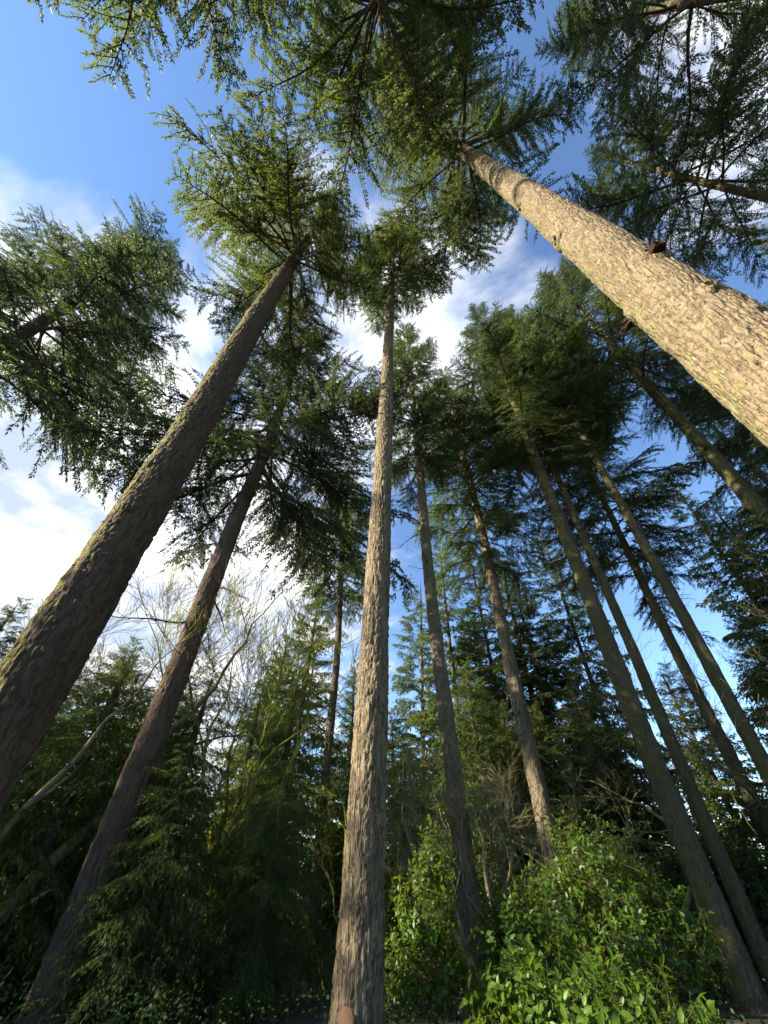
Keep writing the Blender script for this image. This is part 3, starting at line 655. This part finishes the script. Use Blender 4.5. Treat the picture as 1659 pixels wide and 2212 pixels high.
def laurel(name, label, b, d, lobes, nsh, seed, mat, singles=0, lscale=1.0, group='laurel shrubs', cat='shrub'):
    """lobes: (dx, dy, dz, rx, ry, rz) ellipsoids; shoots leave their shells and carry whorled leaves"""
    LV_, LF_ = (LV, LF) if d < 9.3 else (SV, SF)
    rng = np.random.default_rng(seed); root = empty(name, pos(b, d)); tag(root, label, cat, group)
    vol = np.array([l[3] * l[4] + l[3] * l[5] for l in lobes]); vol = vol / vol.sum()
    mats, tint, stems = [], [], []
    for k in range(nsh):
        lb = lobes[rng.choice(len(lobes), p=vol)]
        dv = rng.normal(size=3); dv[2] = abs(dv[2]) * 0.9 - 0.25; dv /= np.linalg.norm(dv)
        P = np.array(lb[:3]) + dv * np.array(lb[3:]) * rng.uniform(0.62, 1.05)
        if P[2] < 0.05: continue
        ax = dv * 0.9 + np.array([0, 0, 0.45]) + rng.normal(0, 0.45, 3); ax /= np.linalg.norm(ax)
        ln = rng.uniform(0.25, 0.5); st = P - ax * ln * 0.5
        stems.append((np.array([st - ax * 0.25 + rng.normal(0, .03, 3), st, st + ax * ln]), np.array([0.006, 0.005, 0.002])))
        nl = rng.integers(7, 12); a0 = rng.uniform(0, 6.3); base_t = np.clip(rng.normal(0.5, 0.28), 0, 1)
        e1 = np.cross(ax, [0.3, 0.5, 0.81]); e1 /= np.linalg.norm(e1); e2 = np.cross(ax, e1)
        for q in range(nl):
            u = (q + 0.5) / nl; a = a0 + q * 2.4
            rad = math.cos(a) * e1 + math.sin(a) * e2
            el = R_(-5 + 45 * u + rng.normal(0, 18))
            x = rad * math.cos(el) + ax * math.sin(el) + np.array([0, 0, -0.12]); x /= np.linalg.norm(x)
            zz_ = ax - x * np.dot(ax, x); zz_ /= np.linalg.norm(zz_); y = np.cross(zz_, x)
            s = rng.uniform(0.5, 1.15) * lscale
            mats.append((np.stack([x, y, zz_], 1) * s, st + ax * ln * u)); tint.append(np.clip(base_t + rng.normal(0, 0.15) + 0.25 * (u > 0.8), 0, 1))
    base = np.array(root.location)
    camd = [np.linalg.norm(o_ + base - np.array([0, 0, CAM_H])) for _, o_ in mats]
    order = np.argsort(camd)
    single = set(order[:singles].tolist())
    V, TT = [], []
    for k, (A_, o_) in enumerate(mats):
        if k in single:
            lo = link('leaf', leaf_me[min(3, int(tint[k] * 4))], root)
            M4 = Matrix(A_.tolist()).to_4x4(); M4.translation = o_; lo.matrix_local = M4
        else:
            V.append(LV_ @ A_.T + o_); TT.append(np.full(len(LF_), tint[k]))
    nv = len(LV_); V = np.stack(V); f = (LF_[None] + (np.arange(len(V)) * nv)[:, None, None]).reshape(-1, 4)
    link('foliage', mesh('foliage', V.reshape(-1, 3), f, mat, smooth=True, tint=np.concatenate(TT)), root)['kind'] = 'stuff'
    Vs, Fs = tubes(stems, 4); link('stems', mesh('stems', Vs, Fs, M['limb_bark'], smooth=True), root)
    return root
laurel('laurel_shrub', 'tall bright green laurel in front of the brightly lit trunk', 22.3, 12.8, [(0, 0, 1.9, .9, .9, 1.3), (-.9, .1, 1.3, .9, .8, 1.0), (.8, .2, 1.3, 1.0, .9, 1.0), (0, 0, .6, 1.5, .9, .8)], 900, 21, M['laurel'])
laurel('laurel_shrub', 'low laurel with large sunlit leaves at the bottom edge right of the slender grey fir', 18.5, 7.4, [(0, 0, .3, .9, .6, .5), (.7, .2, .25, .8, .6, .45), (-.6, .3, .3, .6, .6, .45)], 400, 22, M['laurel'], singles=300)
laurel('laurel_shrub', 'laurel with lit leaves between the central trunk and the slender grey fir', 4.6, 10.0, [(0, 0, .5, .7, .6, .7), (.1, .3, 1.2, .5, .5, .9), (.3, .2, 1.9, .3, .3, .7)], 360, 23, M['laurel'])
laurel('laurel_shrub', 'laurel just right of the foot of the slender grey fir', 14.5, 9.8, [(0, 0, .8, .8, .7, .9)], 300, 24, M['laurel'])
laurel('laurel_shrub', 'shaded dark laurel mass left of the foot of the stout dark fir', 26.0, 13.0, [(0, 0, 1.0, 1.1, .9, 1.2), (-.8, -.6, .7, 1.0, .8, .9), (.5, .8, .7, .7, .9, .9)], 520, 25, M['laurel'])
laurel('evergreen_shrub', 'dark tall evergreen shrub behind the slanting trunks at the right edge', 38.5, 25.0, [(0, 0, 2.6, 2.6, 2.0, 3.0), (2.4, 0, 3.2, 2.2, 1.8, 3.2), (-2.4, .3, 2.0, 2.2, 1.8, 2.2)], 1100, 26, M['shrub'], lscale=1.6)
laurel('evergreen_shrub', 'dark evergreen shrub behind the foot of the stout dark fir', 31.5, 24.0, [(0, 0, 1.8, 2.4, 1.6, 2.0), (2.0, .3, 1.6, 2.0, 1.6, 1.8)], 700, 28, M['shrub'], lscale=1.6)
laurel('evergreen_shrub', 'yellow-green shrub low right of the foot of the dark brown trunk', -24.0, 15.0, [(0, 0, .4, .8, .6, .8)], 200, 27, M['laurel'])

# low growth that covers the floor
def undergrowth():
    rng = np.random.default_rng(77); V, TT = [], []
    for k in range(900):
        b = R_(rng.uniform(-60, 58)); d = 9.5 + 24 * rng.random() ** 1.2
        if any(abs(math.degrees(b) - tb) < 2.6 and d < td for tb, td in ((-27.5, 13), (-6.5, 26), (9.6, 17.5), (31.6, 19.5), (33.8, 21.5), (-1.7, 9))): continue
        h = rng.uniform(0.15, 0.4) + 0.05 * (d - 9); w = rng.uniform(0.4, 0.9); m = 46
        P = np.array([math.sin(b) * d, math.cos(b) * d, float(gz(0, math.cos(b) * d))]) + np.stack([rng.normal(0, w * 0.5, m), rng.normal(0, w * 0.5, m), h * rng.random(m) ** 0.6], -1)
        X = rng.normal(size=(m, 3)); X[:, 2] = X[:, 2] * 0.5 + 0.15; X /= np.linalg.norm(X, axis=1)[:, None]
        Z = rng.normal(0, 0.6, (m, 3)) + np.array([0, 0, 1.0]); Y = np.cross(Z, X); Y /= np.linalg.norm(Y, axis=1)[:, None]; Z = np.cross(X, Y)
        s_ = rng.uniform(0.5, 1.1, m)[:, None, None] * min(1.3, 0.6 + 0.04 * (d - 9))
        V.append((SV[None, :, 0:1] * X[:, None] + SV[None, :, 1:2] * Y[:, None] * 1.3 + SV[None, :, 2:3] * Z[:, None]) * s_ + P[:, None]); TT.append(np.repeat(np.clip(rng.normal(0.4, 0.25, m), 0, 1), 2))
    V = np.concatenate(V); f = (SF[None] + (np.arange(len(V)) * 5)[:, None, None]).reshape(-1, 4)
    o = link('undergrowth', mesh('undergrowth', V.reshape(-1, 3), f, M['shrub'], tint=np.concatenate(TT)))
    tag(o, 'dark low salal and seedling growth covering the forest floor', 'undergrowth', kind='stuff')
undergrowth()

def distant_wood():
    """the wood all round, too far to tell its trees apart"""
    rng = np.random.default_rng(55); Qs, tt = [], []
    for k in range(170):
        b = -180 + 360 * (k + rng.random()) / 170
        front = -75 < b < 80; sunward = -140 < b < -60
        d = rng.uniform(50, 72); H = rng.uniform(10, 19) if front or sunward else rng.uniform(20, 32); base = np.array(pos(b, d))
        nn = 22 if front else 12; rad = 4.0 if front else 6.0
        for q in range(nn):
            s = (q + rng.random()) / nn; z = 0.5 + (H - 0.5) * s; l = rad * (1 - s) ** 0.8 + 0.4
            A_ = np.array(rot(rng.uniform(0, 6.3), R_(-10 + 40 * s), 0)) * l
            Q = T_SMALL[rng.integers(5)]['Q']; Q = Q[rng.random(len(Q)) < (0.30 if front else 0.10)]
            c_ = Q[:, :1]; Q = c_ + (Q - c_) * (2.1 if front else 3.0)
            Qs.append(Q @ A_.T + base + np.array([0, 0, z])); tt.append(np.clip(rng.normal(0.3, 0.15, len(Q)), 0, 1))
    V = np.concatenate(Qs); f = np.arange(len(V) * 4).reshape(-1, 4)
    o = link('distant_wood', mesh('distant_wood', V.reshape(-1, 3), f, M['fir_dark'], tint=np.concatenate(tt)))
    tag(o, 'dense mass of distant trees closing the view low behind the trunks', 'wood', kind='stuff')
distant_wood()
